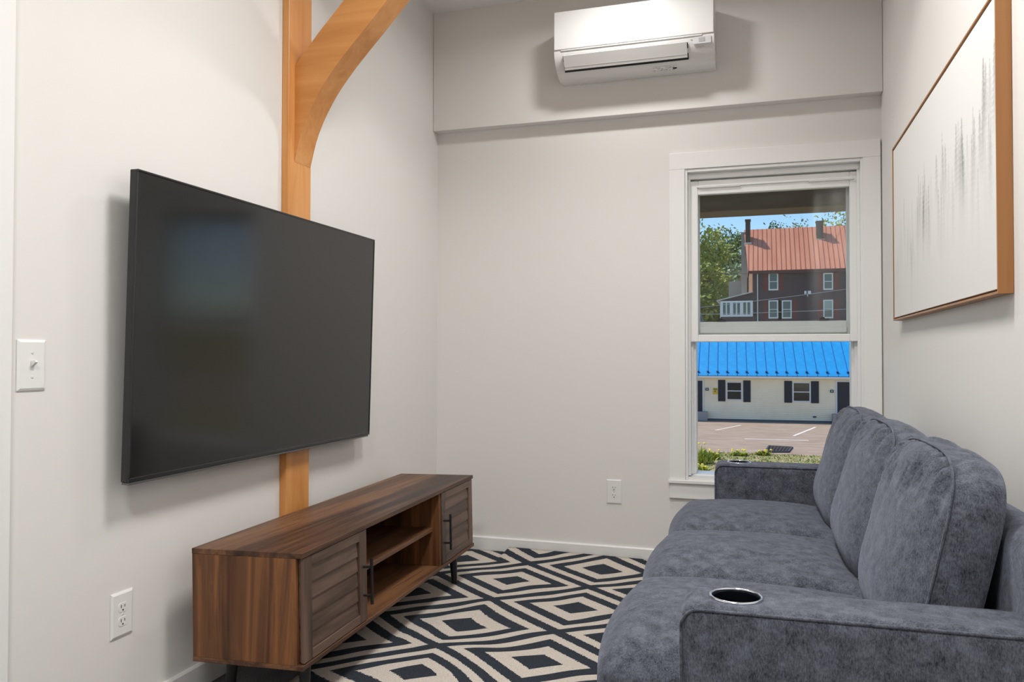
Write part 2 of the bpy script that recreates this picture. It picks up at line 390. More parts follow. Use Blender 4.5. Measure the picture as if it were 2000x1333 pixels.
# ------------------------------------------------------------------ ceiling lights
for k, (x, y, e_) in enumerate(DOWNLIGHTS):
    t_ = thing('recessed_light', ['white recessed ceiling light above the window end of the room', 'unseen ceiling light added mid room to brighten the side walls', 'unseen ceiling light added behind the camera to brighten the room'][k], 'ceiling light', (x, y, ZC-.012))
    bm = B(); lathe(bm, [(.075, ZC-.0005), (.098, ZC-.0005), (.098, ZC-.004), (.090, ZC-.010), (.075, ZC-.011)], (x, y, 0), 40); obj('trim_ring', bm, M['trim_white'], t_, True)
    bm = B(); lathe(bm, [(.074, ZC-.0085), (.074, ZC-.0112)], (x, y, 0), 40); obj('lens', bm, M['lamp_lens'], t_)
    ld = bpy.data.lights.new('lamp', 'AREA'); ld.shape = 'DISK'; ld.size = .15 if k == 0 else .50; ld.energy = e_; ld.color = LAMP_COLOR; ld.spread = math.radians(164)  # the two added lights glow wider than their lens, softening shadows
    lo = bpy.data.objects.new('lamp', ld); lo.location = (x, y, ZC-.014); link(lo, t_, Matrix.Translation(lo.location))

# ------------------------------------------------------------------ timber post with knee brace and tie beam
PX, PY0, PY1 = .030, 2.560, 2.715
tf = thing('timber_frame', 'orange stained timber post with curved knee brace against the left wall', 'timber post', (.03, 2.6, 0))
bm = B(); box(bm, .0005, PX, PY0, PY1, .0, ZC-.001, .002, 1); obj('post', bm, M['timber_z'], tf)
# brace: side profile in x-z, thickness in y
low = [(.0305, on(576, 316, 'y', 2.60).z)]+[(v.x, v.z) for v in (on(*c, 'y', 2.60) for c in ((588, 262), (603, 221), (620, 186), (640, 152), (672, 107), (721, 45), (750, 8)))]+[(.48, 2.415), (.60, 2.51), (.75, 2.62)]
top = [(.47, 2.62), (.36, 2.50)]+[(v.x, v.z) for v in (on(672, 0, 'y', 2.60), on(622, 64, 'y', 2.60))]+[(.0305, on(572, 128, 'y', 2.60).z)]
def smooth_poly(pts, n=5):
    out = []
    for i in range(len(pts)-1):
        p0, p1, p2, p3 = pts[max(i-1, 0)], pts[i], pts[i+1], pts[min(i+2, len(pts)-1)]
        for k in range(n):
            s = k/n; out.append(tuple(.5*((2*p1[j])+(-p0[j]+p2[j])*s+(2*p0[j]-5*p1[j]+4*p2[j]-p3[j])*s*s+(-p0[j]+3*p1[j]-3*p2[j]+p3[j])*s**3) for j in (0, 1)))
    return out+[pts[-1]]
bm = B(); prism(bm, [(max(x, PX+.0003), z) for x, z in smooth_poly(low, 4)]+[(max(x, PX+.0003), z) for x, z in top], 'y', 2.600, 2.710); obj('knee_brace', bm, M['timber_x'], tf, .6)
bm = B(); box(bm, PX+.0003, W-.001, PY0, PY1, 2.62, 2.80, .003, 1); obj('tie_beam', bm, M['timber_x'], tf)

# ------------------------------------------------------------------ wall plates
def plate_root(name, label, cat, pos, face):
    """local frame: u along the wall (to the right seen from the room), v up, n into the room"""
    if face == 'left': u, n_ = Vector((0, 1, 0)), Vector((1, 0, 0))
    else: u, n_ = Vector((1, 0, 0)), Vector((0, -1, 0))
    Mx = Matrix(((u.x, 0, n_.x, pos[0]), (u.y, 0, n_.y, pos[1]), (u.z, 1, n_.z, pos[2]), (0, 0, 0, 1)))
    return thing(name, label, cat, pos), Mx
def plate(t_, Mx):
    bm = B(); a, b, h = .0395, .062, .006
    rings = [[(-a, -b, .0004), (a, -b, .0004), (a, b, .0004), (-a, b, .0004)], [(-a, -b, .003), (a, -b, .003), (a, b, .003), (-a, b, .003)], [(-a+.006, -b+.006, h), (a-.006, -b+.006, h), (a-.006, b-.006, h), (-a+.006, b-.006, h)]]
    vs = [[bm.verts.new(Mx @ Vector(p_)) for p_ in r_] for r_ in rings]
    for A_, C_ in zip(vs, vs[1:]):
        for i in range(4): bm.faces.new((A_[i], A_[(i+1) % 4], C_[(i+1) % 4], C_[i]))
    bm.faces.new(vs[-1]); bm.faces.new(vs[0][::-1])
    obj('cover_plate', bm, M['plastic_white'], t_)
def screw(t_, Mx, v):
    bm = B(); lathe(bm, [(.0032, .006), (.0032, .0068), (.0022, .0074)], (0, v, 0), 12); bm.transform(Mx); obj('screw', bm, M['screw'], t_)
def outlet(label, pos, face):
    t_, Mx = plate_root('wall_outlet', label, 'outlet', pos, face); plate(t_, Mx); screw(t_, Mx, 0)
    for v in (.0195, -.0195):
        bm = B(); n = 28; prof = []
        for i in range(n):
            a = 2*PI*i/n; prof.append((.0165*math.cos(a), max(-.0125, min(.0125, .0165*math.sin(a)))+v))
        prism(bm, prof, 'z', .0055, .0072); bm.transform(Mx); r_ = obj('receptacle', bm, M['plastic_white'], t_)
        for x0, h in ((-.0065, .0042), (.0065, .0034)):
            bm = B(); box(bm, x0-.0011, x0+.0011, v+.003-h, v+.003+h, .0068, .0075); bm.transform(Mx); obj('slot', bm, M['dark_slot'], r_)
        bm = B(); cyl(bm, (0, v-.0075, .0068), (0, v-.0075, .0075), .0026, None, 12); bm.transform(Mx); obj('ground_hole', bm, M['dark_slot'], r_)
outlet('white duplex outlet on the far wall below the window sill level', (.9846, D, .3546), 'far')
outlet('white duplex outlet low on the left wall beside the console', (0, 1.7996, .3318), 'left')
t_, Mx = plate_root('light_switch', 'white toggle light switch plate on the left wall by the door trim', 'light switch', (0, 1.5025, 1.0279), 'left'); plate(t_, Mx)
screw(t_, Mx, .030); screw(t_, Mx, -.030)
bm = B(); box(bm, -.0052, .0052, -.012, .012, .0055, .0066, .0004, 1); bm.transform(Mx); obj('toggle_frame', bm, M['gray_light'], t_)
bm = B(); prism(bm, [(-.004, .0062), (.0085, .0062), (.0115, .0185), (.0075, .020)], 'x', -.0036, .0036)
bm.transform(Mx); obj('toggle', bm, M['plastic_white'], t_)

# ------------------------------------------------------------------ television
TVX, TVY0, TVY1, TVZ, TVH, TVT = .070, 1.748, 3.138, .706, .854, .0258
TM = Matrix.Translation((TVX, TVY0, TVZ)) @ Matrix.Rotation(TVT, 4, 'Y')       # local: x out of the wall, y along, z up
TW = TVY1-TVY0
tv = thing('television', 'large black flat screen television mounted on the left wall above the console', 'television', (TVX-.05, (TVY0+TVY1)/2, TVZ))
bm = B(); box(bm, -.028, -.004, 0, TW, 0, TVH, .003, 2); bm.transform(TM); obj('housing', bm, M['tv_back'], tv)
bm = B(); box(bm, -.046, -.028, .22, .76, .10, TVH-.22, .006, 2); bm.transform(TM); obj('rear_cover', bm, M['tv_back'], tv)
bm = B(); bz = .007
for a in ((-.006, 0, 0, TW, 0, .012), (-.006, 0, 0, TW, TVH-bz, TVH), (-.006, 0, 0, bz, .012, TVH-bz), (-.006, 0, TW-bz, TW, .012, TVH-bz)): box(bm, *a, .0015, 1)
bm.transform(TM); obj('bezel', bm, M['tv_bezel'], tv)
bm = B(); box(bm, -.0040, -.0022, bz, TW-bz, .012, TVH-bz); bm.transform(TM); obj('screen', bm, M['tv_screen'], tv)
bm = B(); box(bm, -.026, -.001, .002, TW-.012, -.007, -.0005, .001, 1); bm.transform(TM); obj('bottom_trim', bm, M['trim_metal'], tv)
bm = B(); box(bm, .0004, .012, 2.12, 2.54, .95, 1.35, .002, 1)
obj('wall_bracket', bm, M['black_metal'], tv)
for ya in (2.16, 2.46): bm = B(); box(bm, .0122, .034, ya, ya+.04, .94, 1.36, .002, 1); obj('mount_arm', bm, M['black_metal'], tv)

# ------------------------------------------------------------------ air conditioner
ax0, ax1, ay = .735, 1.503, SOF_Y
ac = thing('air_conditioner', 'white wall mounted split air conditioner high on the far wall', 'air conditioner', (1.12, SOF_Y-.1, 2.45))
prof = [(ay-.0005, 2.746), (ay-.20, 2.746), (ay-.208, 2.738), (ay-.209, 2.555), (ay-.203, 2.527), (ay-.186, 2.500), (ay-.158, 2.474), (ay-.125, 2.455), (ay-.085, 2.445), (ay-.06, 2.444), (ay-.0005, 2.452)]
bm = B(); prism(bm, prof, 'x', ax0, ax1); obj('body', bm, M['ac_white'], ac, .5)
bm = B(); box(bm, ax0+.0015, ax1-.0015, ay-.2165, ay-.2095, 2.560, 2.748, .003, 2); obj('front_panel', bm, M['ac_white'], ac)
bm = B(); box(bm, ax0+.035, ax1-.055, ay-.2135, ay-.208, 2.5525, 2.5592); obj('intake_slot', bm, M['gray_light'], ac)
def curve_strip(x0, x1, p0, p1, off, th):
    """thin plate lying on the curved lower front between profile points p0 and p1"""
    a, b = Vector((0, *p0)), Vector((0, *p1)); d = (b-a).normalized(); n = Vector((0, d.z, -d.y)); n = n if n.y < 0 else -n
    q = [a+n*off, b+n*off, b+n*(off+th), a+n*(off+th)]
    bm = B(); prism(bm, [(v.y, v.z) for v in q], 'x', x0, x1); return bm
obj('outlet_recess', curve_strip(ax0+.043, ax1-.120, (ay-.2050, 2.531), (ay-.150, 2.4690), .0035, .0015), M['dark_slot'], ac)
fl = obj('louver_flap', curve_strip(ax0+.047, ax1-.124, (ay-.2085, 2.534), (ay-.164, 2.4765), .0045, .007), M['ac_white'], ac)
obj('flap_groove', curve_strip(ax0+.047, ax1-.124, (ay-.1745, 2.489), (ay-.1735, 2.4875), .0112, .0006), M['gray_light'], fl)
obj('display_window', curve_strip(ax1-.098, ax1-.014, (ay-.2085, 2.548), (ay-.2040, 2.517), .0012, .0016), M['gray_light'], ac)
obj('sensor', curve_strip(ax1-.070, ax1-.042, (ay-.2080, 2.543), (ay-.2056, 2.526), .0030, .0010), M['gray_print'], ac)
for k in range(5):
    obj('control_mark', curve_strip(ax1-.072+.006*k, ax1-.069+.006*k, (ay-.198-.002*(k % 2), 2.5110-.003*(k % 3)), (ay-.1955, 2.507-.003*(k % 3)), .0015, .0008), M['gray_print'], ac)
obj('control_mark', curve_strip(ax1-.110, ax1-.088, (ay-.2083, 2.5415), (ay-.2078, 2.539), .0008, .0008), M['gray_print'], ac)
bm = B()
for k in range(6): box(bm, 1.095+.010*k, 1.102+.010*k, ay-.2172, ay-.2166, 2.582+.001*(k % 2), 2.585+.001*(k % 2))
obj('maker_mark', bm, M['gray_light'], ac)
lb = obj('rating_label', curve_strip(1.205, 1.325, (ay-.128, 2.4562), (ay-.090, 2.4462), .0006, .0006), M['plastic_white'], ac)
random.seed(4); bm = B()
for r_ in range(4):
    x = 1.208; f_ = .15+.22*r_
    while x < 1.318:
        l_ = random.uniform(.006, .018); ya_ = ay-.128+.038*f_; za_ = 2.4562-.0100*f_
        if random.random() < .75: join(bm, curve_strip(x, min(x+l_, 1.322), (ya_, za_), (ya_+.0045, za_-.0012), .0013, .0004))
        x += l_+.004
obj('label_print', bm, M['gray_print'], lb)
bm = curve_strip(1.303, 1.322, (ay-.112, 2.4520), (ay-.100, 2.4488), .0013, .0006); obj('label_print', bm, M['dark_slot'], lb)

# ------------------------------------------------------------------ framed print
PW = .033; py0, py1, pz0, pz1 = 2.041, 3.519, 1.195, 1.892
pf = thing('framed_print', 'large framed canvas print of misty pine forest on the right wall', 'picture', (W-.02, (py0+py1)/2, pz0))
ft = .006
for n, a in (('frame_side', (W-PW, W-.0008, py0, py0+ft, pz0, pz1)), ('frame_side', (W-PW, W-.0008, py1-ft, py1, pz0, pz1)), ('frame_rail', (W-PW, W-.0008, py0+ft, py1-ft, pz0, pz0+ft)), ('frame_rail', (W-PW, W-.0008, py0+ft, py1-ft, pz1-ft, pz1))):
    bm = B(); box(bm, *a, .0006, 1); obj(n, bm, M['frame_oak'], pf)
bm = B(); box(bm, W-.014, W-.0010, py0+ft, py1-ft, pz0+ft, pz1-ft); obj('backing', bm, M['canvas_gap'], pf)
gap = .006; cy0, cy1, cz0, cz1 = py0+ft+gap, py1-ft-gap, pz0+ft+gap, pz1-ft-gap
bm = B(); box(bm, W-PW+.003, W-.0142, cy0, cy1, cz0, cz1); cvb = obj('stretched_canvas', bm, M['plastic_white'], pf)
random.seed(11); ny, nz = 420, 200; img = np.full((nz, ny), .80)
Yg, Zg = np.meshgrid(np.linspace(0, 1, ny), np.linspace(0, 1, nz))          # Y 0 near .. 1 far
rs = np.random.RandomState(5)
for layer in range(3):
    for k in range(34):
        yc = rs.uniform(0, 1); env = .80-.26*yc+.05*math.sin(yc*23+layer)          # ridge of the tree tops
        topz = env-.07*layer+rs.uniform(-.16, .05); hgt = rs.uniform(.22, .45); dark = rs.uniform(.08, .34)*(1-.25*layer)*(1.15-.55*yc)
        tz = (topz-Zg)/hgt; wid = (.003+.024*np.clip(tz, 0, 1)**.8)*(.80+.22*np.sin(Zg*260+k*3)+.5*(rs.rand(nz, 1)-.5))
        a = np.clip(1.2-np.abs(Yg-yc)/np.maximum(wid, 1e-4), 0, 1)*(tz > 0)*np.clip(1.05-tz, 0, 1)
        img -= dark*a*(.75+.5*rs.rand(nz, ny))
        st = np.exp(-((Yg-yc)/.012)**2)*(Zg < topz-.1)*np.clip(Zg*1.6, 0, 1); img -= .008*st
fog = np.clip((.62-Zg)/.45, 0, 1)*.75; img = img*(1-fog)+.76*fog
img = np.clip(img, .25, .82)
vs = []; X_ = W-PW+.0028
for j in range(nz):
    for i in range(ny): vs.append((X_, cy0+(cy1-cy0)*i/(ny-1), cz0+(cz1-cz0)*j/(nz-1)))
fs = [(j*ny+i, (j+1)*ny+i, (j+1)*ny+i+1, j*ny+i+1) for j in range(nz-1) for i in range(ny-1)]
me = quadmesh('printed_canvas', vs, fs)
ca = me.color_attributes.new('print', 'FLOAT_COLOR', 'POINT'); g = img.ravel()
ca.data.foreach_set('color', np.stack([g, g*.99, g*.965, np.ones_like(g)], 1).ravel())
obj('printed_canvas', me, M['forest_print'], pf)

# ------------------------------------------------------------------ rug
RX0, RX1, RY0, RY1 = .262, 1.80, 1.50, 4.035
def rug_h(x, y):
    h = .009
    c = max(0, (y-3.80)/.235); h += .030*c**1.6*max(0, 1-.45*max(0, (x-.3)))
    h += .010*math.exp(-((x-.50-.25*(y-2.8))/.07)**2)*math.exp(-((y-2.95)/.28)**2)
    h += .006*math.exp(-((y-2.68+.2*(x-.6))/.06)**2)*math.exp(-((x-.75)/.3)**2)
    if x < .42: h = min(h, .010)
    return h
nx, ny = 80, 130; vs = []; uv = []
def rug_pt(i, j):
    x = RX0+(RX1-RX0)*i/nx; y = RY0+(RY1-RY0)*j/ny; return x-.045*(y-2.2)*max(0, 1-1.2*i/nx), y
def weave(x, y):
    t_ = min(1, max(0, (2.72-y)/.27)); return (x, y-.11*t_*math.exp(-((x-.6)/.22)**2)+.04*math.exp(-((x-.6)/.2)**2-((y-2.9)/.15)**2), 0)
for j in range(ny+1):
    for i in range(nx+1):
        x, y = rug_pt(i, j); vs.append((x, y, rug_h(x, y))); uv.append(weave(x, y))
top_n = len(vs)
for (i, j) in [(i, 0) for i in range(nx+1)]+[(nx, j) for j in range(1, ny+1)]+[(i, ny) for i in range(nx-1, -1, -1)]+[(0, j) for j in range(ny-1, 0, -1)]:
    x, y = rug_pt(i, j); vs.append((x, y, rug_h(x, y)-.0085)); uv.append(weave(x, y))
rim = [i for i in range(nx+1)]+[j*(nx+1)+nx for j in range(1, ny+1)]+[ny*(nx+1)+i for i in range(nx-1, -1, -1)]+[j*(nx+1) for j in range(ny-1, 0, -1)]
fs = [(j*(nx+1)+i, j*(nx+1)+i+1, (j+1)*(nx+1)+i+1, (j+1)*(nx+1)+i) for j in range(ny) for i in range(nx)]
L_ = len(rim); fs += [(rim[(k+1) % L_], rim[k], top_n+k, top_n+(k+1) % L_) for k in range(L_)]
me = quadmesh('area_rug', vs, fs); at_ = me.attributes.new('rugxy', 'FLOAT_VECTOR', 'POINT'); at_.data.foreach_set('vector', np.array(uv).ravel())
tag(obj('area_rug', me, M['rug_weave'], None, True), 'black and beige area rug with nested diamonds under console and sofa', 'rug')

# ------------------------------------------------------------------ media console
CL, CDp, CH, CZB = 1.544, .363, .332, .1492
ctl = .0221
KM = Matrix.Translation((.1007, 1.9718, CZB)) @ Matrix.Rotation(.0323, 4, 'Z') @ Matrix.Rotation(-ctl, 4, 'Y')     # local: x depth, y length, z up
con = thing('media_console', 'low walnut media console with louvered doors and open shelf under the television', 'tv stand', tuple(KM @ Vector((CDp/2, CL/2, -CZB))))
def cp(name, a, mat, parent=None, bev=.0012):
    bm = B(); box(bm, *a, bev, 1, KM); return obj(name, bm, M[mat], parent or con)
T_ = .016
cp('top_panel', (0, CDp+.002, 0, CL, CH-T_, CH), 'walnut_y'); cp('bottom_panel', (0, CDp+.002, 0, CL, 0, .014), 'walnut_y')
cp('side_panel', (.001, CDp-.018, 0, T_, .014, CH-T_), 'walnut_z'); cp('side_panel', (.001, CDp-.018, CL-T_, CL, .014, CH-T_), 'walnut_z')
cp('divider', (.006, CDp-.006, .413, .413+T_, .014, CH-T_), 'walnut_z'); cp('divider', (.006, CDp-.006, 1.113, 1.113+T_, .014, CH-T_), 'walnut_z')
cp('back_panel', (.001, .006, T_, CL-T_, .014, CH-T_), 'walnut_y'); cp('shelf', (.006, CDp-.035, .4292, 1.1128, .158, .174), 'walnut_y')
def door(y0, y1, hy):
    d0, d1, z0, z1 = CDp-.0175, CDp, .0165, CH-T_-.002; fr_ = .046
    dr = cp('door', (d0, d0+.006, y0+.002, y1-.002, z0+.002, z1-.002), 'walnut_front_y')
    cp('stile', (d0+.006, d1, y0, y0+fr_, z0, z1), 'walnut_front_z', dr); cp('stile', (d0+.006, d1, y1-fr_, y1, z0, z1), 'walnut_front_z', dr)
    cp('rail', (d0+.006, d1, y0+fr_, y1-fr_, z0, z0+.028), 'walnut_front_y', dr); cp('rail', (d0+.006, d1, y0+fr_, y1-fr_, z1-.030, z1), 'walnut_front_y', dr)
    a0, a1 = z0+.028, z1-.030; n = 5; h = (a1-a0)/n
    for k in range(n):
        za, zb = a0+h*k, a0+h*(k+1)
        bm = B(); prism(bm, [(d0+.006, za+.0005), (d1-.0030, za+.001), (d1-.0075, zb-.001), (d0+.006, zb-.001)], 'y', y0+fr_+.0005, y1-fr_-.009); bm.transform(KM); obj('slat', bm, M['walnut_front_y'], dr)
    bm = B(); cyl(bm, (d1+.030, hy, .075), (d1+.030, hy, .224), .0052, None, 10); bm.transform(KM); h_ = obj('handle', bm, M['black_metal'], dr, .6)
    for zz in (.103, .196): bm = B(); cyl(bm, (d1+.0002, hy, zz), (d1+.028, hy, zz), .0042, None, 10); bm.transform(KM); obj('handle_post', bm, M['black_metal'], h_, .6)
door(.0125, .412, .391); door(1.130, 1.5315, 1.152)
for (lx, ly) in ((.055, .12), (.055, CL-.12), (CDp-.062, .12), (CDp-.062, CL-.12)):
    a = KM @ Vector((lx, ly, 0)); sx_ = -.006 if lx < .1 else .006; sy_ = -.008 if ly < .5 else .008
    zf = .0005 if lx < .1 else rug_h(a.x+sx_, a.y+sy_)+.0005
    bm = B(); cyl(bm, (a.x+sx_, a.y+sy_, zf), (a.x, a.y, a.z), .0125, .0195, 18); obj('leg', bm, M['black_metal'], con, .6)

# ------------------------------------------------------------------ sofa
SM = Matrix.Translation((1.567, 1.411, 0)) @ Matrix.Rotation(.0215, 4, 'Z')      # local: x towards the wall, y along the sofa
sofa = thing('sofa', 'dark grey three seat sofa with chrome cup holders in its arms along the right wall', 'sofa', tuple(SM @ Vector((.32, 1.0, 0))))
AW, SL, AH = .145, 2.02, .62
def rounded(hx, hy, hz, r, n=(24, 24, 12), fn=None):
    """closed box with rounded edges as a welded grid, fn(p) displaces it"""
    key = {}; vs = []; fs = []
    lin = [np.linspace(-1, 1, k+1) for k in n]; h = (hx, hy, hz)
    def vid(p_):
        k = tuple(round(c, 5) for c in p_)
        if k not in key:
            s = [p_[i]*h[i] for i in range(3)]; inn = [max(-(h[i]-r), min(h[i]-r, s[i])) for i in range(3)]
            d = Vector([s[i]-inn[i] for i in range(3)]); v = Vector(inn)+(d.normalized()*r if d.length > 1e-9 else d)
            if fn: v = fn(v, p_)
            key[k] = len(vs); vs.append(v)
        return key[k]
    for ax in range(3):
        a, b = [(1, 2), (2, 0), (0, 1)][ax]
        for sgn in (-1, 1):
            for i in range(n[a]):
                for j in range(n[b]):
                    q = []
                    for (ii, jj) in ((i, j), (i+1, j), (i+1, j+1), (i, j+1)):
                        p_ = [0, 0, 0]; p_[ax] = sgn; p_[a] = lin[a][ii]; p_[b] = lin[b][jj]; q.append(vid(p_))
                    fs.append(q if sgn > 0 else q[::-1])
    return vs, fs
def rmesh(name, c, half, r, mat, n, fn=None, parent=None, Mx=SM):
    vs, fs = rounded(*half, r, n, fn); me = quadmesh(name, [Mx @ (v+Vector(c)) for v in vs], fs)
    return obj(name, me, M[mat], parent or sofa, True)
def cut_hole(o, centre, rad, depth):
    bm = B(); cyl(bm, (centre[0], centre[1], centre[2]-depth), (centre[0], centre[1], centre[2]+.05), rad, None, 48)
    me = bpy.data.meshes.new('cutter'); bm.to_mesh(me); bm.free(); c = bpy.data.objects.new('cutter', me); COL.objects.link(c)
    md = o.modifiers.new('hole', 'BOOLEAN'); md.operation = 'DIFFERENCE'; md.object = c; md.solver = 'EXACT'
    bpy.context.view_layer.update(); dg = bpy.context.evaluated_depsgraph_get(); new = bpy.data.meshes.new_from_object(o.evaluated_get(dg))
    o.modifiers.clear(); o.data = new; bpy.data.objects.remove(c, do_unlink=True)
for k, y0 in enumerate((0.0, SL-AW)):
    arm = rmesh('arm', (.325, y0+AW/2, .335), (.325, AW/2, .285), .024, 'chenille', (40, 16, 36))
    cc = SM @ Vector((.094, y0+AW/2+.004, AH))
    cut_hole(arm, cc, .0435, .075)
    arm.data.shade_smooth()
    bm = B(); lathe(bm, [(.0425, AH-.072), (.0425, AH-.002), (.040, AH-.002), (.040, AH-.070)], (cc.x, cc.y, 0), 48); cup = obj('cup_holder', bm, M['cup_black'], arm, .6)
    bm = B(); pts = [(cc.x+.0445*math.cos(2*PI*i/64), cc.y+.0445*math.sin(2*PI*i/64), AH+.0012) for i in range(64)]
    tube(bm, pts, .0030, 8, True); obj('chrome_ring', bm, M['chrome'], cup, True)
    # welt along the outer and inner top edge of the arm
    for yy in (y0+.0035, y0+AW-.0035):
        pts = []
        for i in range(13): a = PI/2*i/12; pts.append((.032-.030*math.sin(a)+.0, yy, .0+AH-.034+.030*0))
        path = [(.0015, yy, .10+.03*i) for i in range(17)]+[(.0015+.032-.032*math.cos(PI/2*i/8), yy, AH-.0385+.032*math.sin(PI/2*i/8)) for i in range(9)]+[(.06+.03*i, yy, AH-.0065) for i in range(19)]
        bm = B(); tube(bm, [SM @ Vector(q) for q in path], .0028, 6); obj('welt', bm, M['chenille'], arm, True)
rmesh('base', (.31, SL/2, .19), (.335, (SL-2*AW)/2-.003, .105), .02, 'chenille', (8, 20, 8))
rmesh('back_frame', (.600, SL/2, .426), (.052, SL/2-.004, .331), .045, 'chenille', (14, 30, 20))
for lx in (.06, .60):
    for ly in (.07, SL-.07):
        p0 = SM @ Vector((lx, ly, 0)); zf = rug_h(p0.x, p0.y)+.0005 if RX0 < p0.x < RX1 and p0.y > RY0 else .0005
        bm = B(); cyl(bm, (p0.x, p0.y, zf), (p0.x, p0.y, .058), .018, .024, 16); obj('foot', bm, M['black_metal'], sofa, .6)
SWD = (SL-2*AW)/3
rs = np.random.RandomState(3)
for k in range(3):
    yc = AW+SWD*(k+.5); ph = rs.uniform(0, 6, 8)
    def seat_fn(v, p_, ph=ph):
        u, q = p_[0], p_[1]
        crown = max(0, 1-abs(q)**2.6)*max(0, 1-abs(u)**3)
        if p_[2] > -.2: v.z += (p_[2]+.2)/1.2*(.042*crown+.010*(-u)*max(0, 1-q*q))
        if p_[2] > .2:
            v.z += .0022*crown*sum(math.sin(9*j*.6*q+ph[j]+(2+j)*.6*u) for j in range(3))
            back = max(0, u-.25)/.75; v.z += .0035*back*max(0, 1-q*q)*math.sin(26*q+6*u*math.sin(q*3)+ph[4])
        v.x -= .030*max(0, -u-.6)/.4*max(0, 1-q*q)*(1-.4*p_[2]*p_[2])
        v.y += .007*abs(q)**3*math.copysign(1, q)*max(0, 1-p_[2]*p_[2])
        return v
    rmesh('seat_cushion', (.125+(.0, .024, .046)[k], yc, .383), (.295, SWD/2-.004, .088), .058, 'chenille', (40, 40, 16), seat_fn)
# back cushions: front panel bulging from a welted seam, gusset behind it
LEAN = math.radians(13)
for k in range(3):
    yc = AW+SWD*(k+.5)+(.0, .002, -.003)[k]; hw, hh = SWD/2-.016, .202
    BM = SM @ Matrix.Translation((.436, yc, .663)) @ Matrix.Rotation(LEAN, 4, 'Y')       # local: -x front, y, z up
    nth = 280; vs = []; fs = []; seam = []
    rs = np.random.RandomState(20+k); ph = rs.uniform(0, 6.28, 10); fq = rs.uniform(30, 75, 6)
    def outline(th):
        c, s = math.cos(th), math.sin(th); e_ = 2/4.4
        a = math.copysign(abs(c)**e_, c); b = math.copysign(abs(s)**e_, s)
        return a, b*(1+.045*math.cos(a*1.3)*(1 if b > 0 else 0))
    rings = [(s_, 'f') for s_ in (.06, .14, .22, .30, .38, .46, .54, .62, .69, .74, .78, .82, .855, .885, .91, .935, .955, .972, .988, 1.0)]+[(g_, 'g') for g_ in (.1, .25, .4, .55, .7, .85, 1.0)]+[(s_, 'b') for s_ in (.96, .9, .8, .6, .35, .1)]
    GD = .085
    for (s_, kd) in rings:
        for i in range(nth):
            th = 2*PI*i/nth; a, b = outline(th); topw = max(0, b)**2
            wr = sum(math.sin(fq[j]*a*.5+ph[j]) for j in range(4))/2.2
            if kd == 'f':
                d = .062*(1-s_**2.4)**.8; y_, z_ = a*hw*s_, b*hh*s_
                zz = z_/hh; d += .018*max(0, -zz)*(1-s_**3)
                uu = y_/hw; tw = min(1, max(0, (zz-.15)/.7)); tw = tw*tw*(3-2*tw)
                g1 = sum(math.sin(fq[j]*(uu+.06*math.sin(3*zz+ph[j]))*.62+ph[j]) for j in range(5))/2.2
                edge = min(1, (1-s_)/.03); d += .0095*tw*g1*edge*math.exp(-max(0, .98-zz)*1.6)+.0016*math.sin(5*uu+4*zz+ph[5])*(1-s_**4)
            elif kd == 'g':
                bul = math.sin(PI*s_); y_, z_ = a*hw*(1+.035*bul), b*hh*(1+.045*bul)
                d = -GD*s_; z_ += .0040*topw*wr*bul*(1 if abs(a) < .95 else .3)
            else:
                y_, z_ = a*hw*s_, b*hh*s_; d = -GD-.018*(1-s_**2)
            p_ = BM @ Vector((-d, y_, z_)); vs.append(p_)
            if kd == 'f' and s_ == 1.0: seam.append(BM @ Vector((-.003, a*hw*1.006, b*hh*1.010)))
    nr = len(rings)
    for j in range(nr-1):
        for i in range(nth): fs.append((j*nth+i, j*nth+(i+1) % nth, (j+1)*nth+(i+1) % nth, (j+1)*nth+i))
    fs.append(list(range(nth))[::-1]); fs.append([(nr-1)*nth+i for i in range(nth)])
    c_ = obj('back_cushion', quadmesh('back_cushion', vs, fs), M['chenille'], sofa, True)
    bm = B(); tube(bm, seam, .0026, 6, True); obj('welt', bm, M['chenille'], c_, True)

# ================================================================== outside
ZG = -2.9
bm = B()
box(bm, -70, 70, D+TH+.6, 62, ZG-.3, ZG); lot = struct('parking_lot', bm, M['asphalt'], 'sunlit tan asphalt parking lot in front of the blue roofed building')
f5 = lambda a, b: (1340+a/4.762, 660+b/4.762)
def gpt(a, b): return on(*f5(a, b), 'z', ZG)
def stripe(a, b, wd=.10):
    p0, p1 = gpt(*a), gpt(*b); d = (p1-p0).normalized(); n = Vector((-d.y, d.x, 0))*wd/2; up = Vector((0, 0, .006))
    q = [p0-n, p1-n, p1+n, p0+n]; bm = B(); lo_ = [bm.verts.new(v+Vector((0, 0, .001))) for v in q]; hi_ = [bm.verts.new(v+up) for v in q]
    for i in range(4): bm.faces.new((lo_[i], lo_[(i+1) % 4], hi_[(i+1) % 4], hi_[i]))
    bm.faces.new(hi_); bm.faces.new(lo_[::-1]); obj('parking_line', bm, M['line_paint'], lot)
stripe((275, 862), (510, 815), .12); stripe((1000, 915), (1205, 833), .13); stripe((545, 942), (1140, 958), .16)
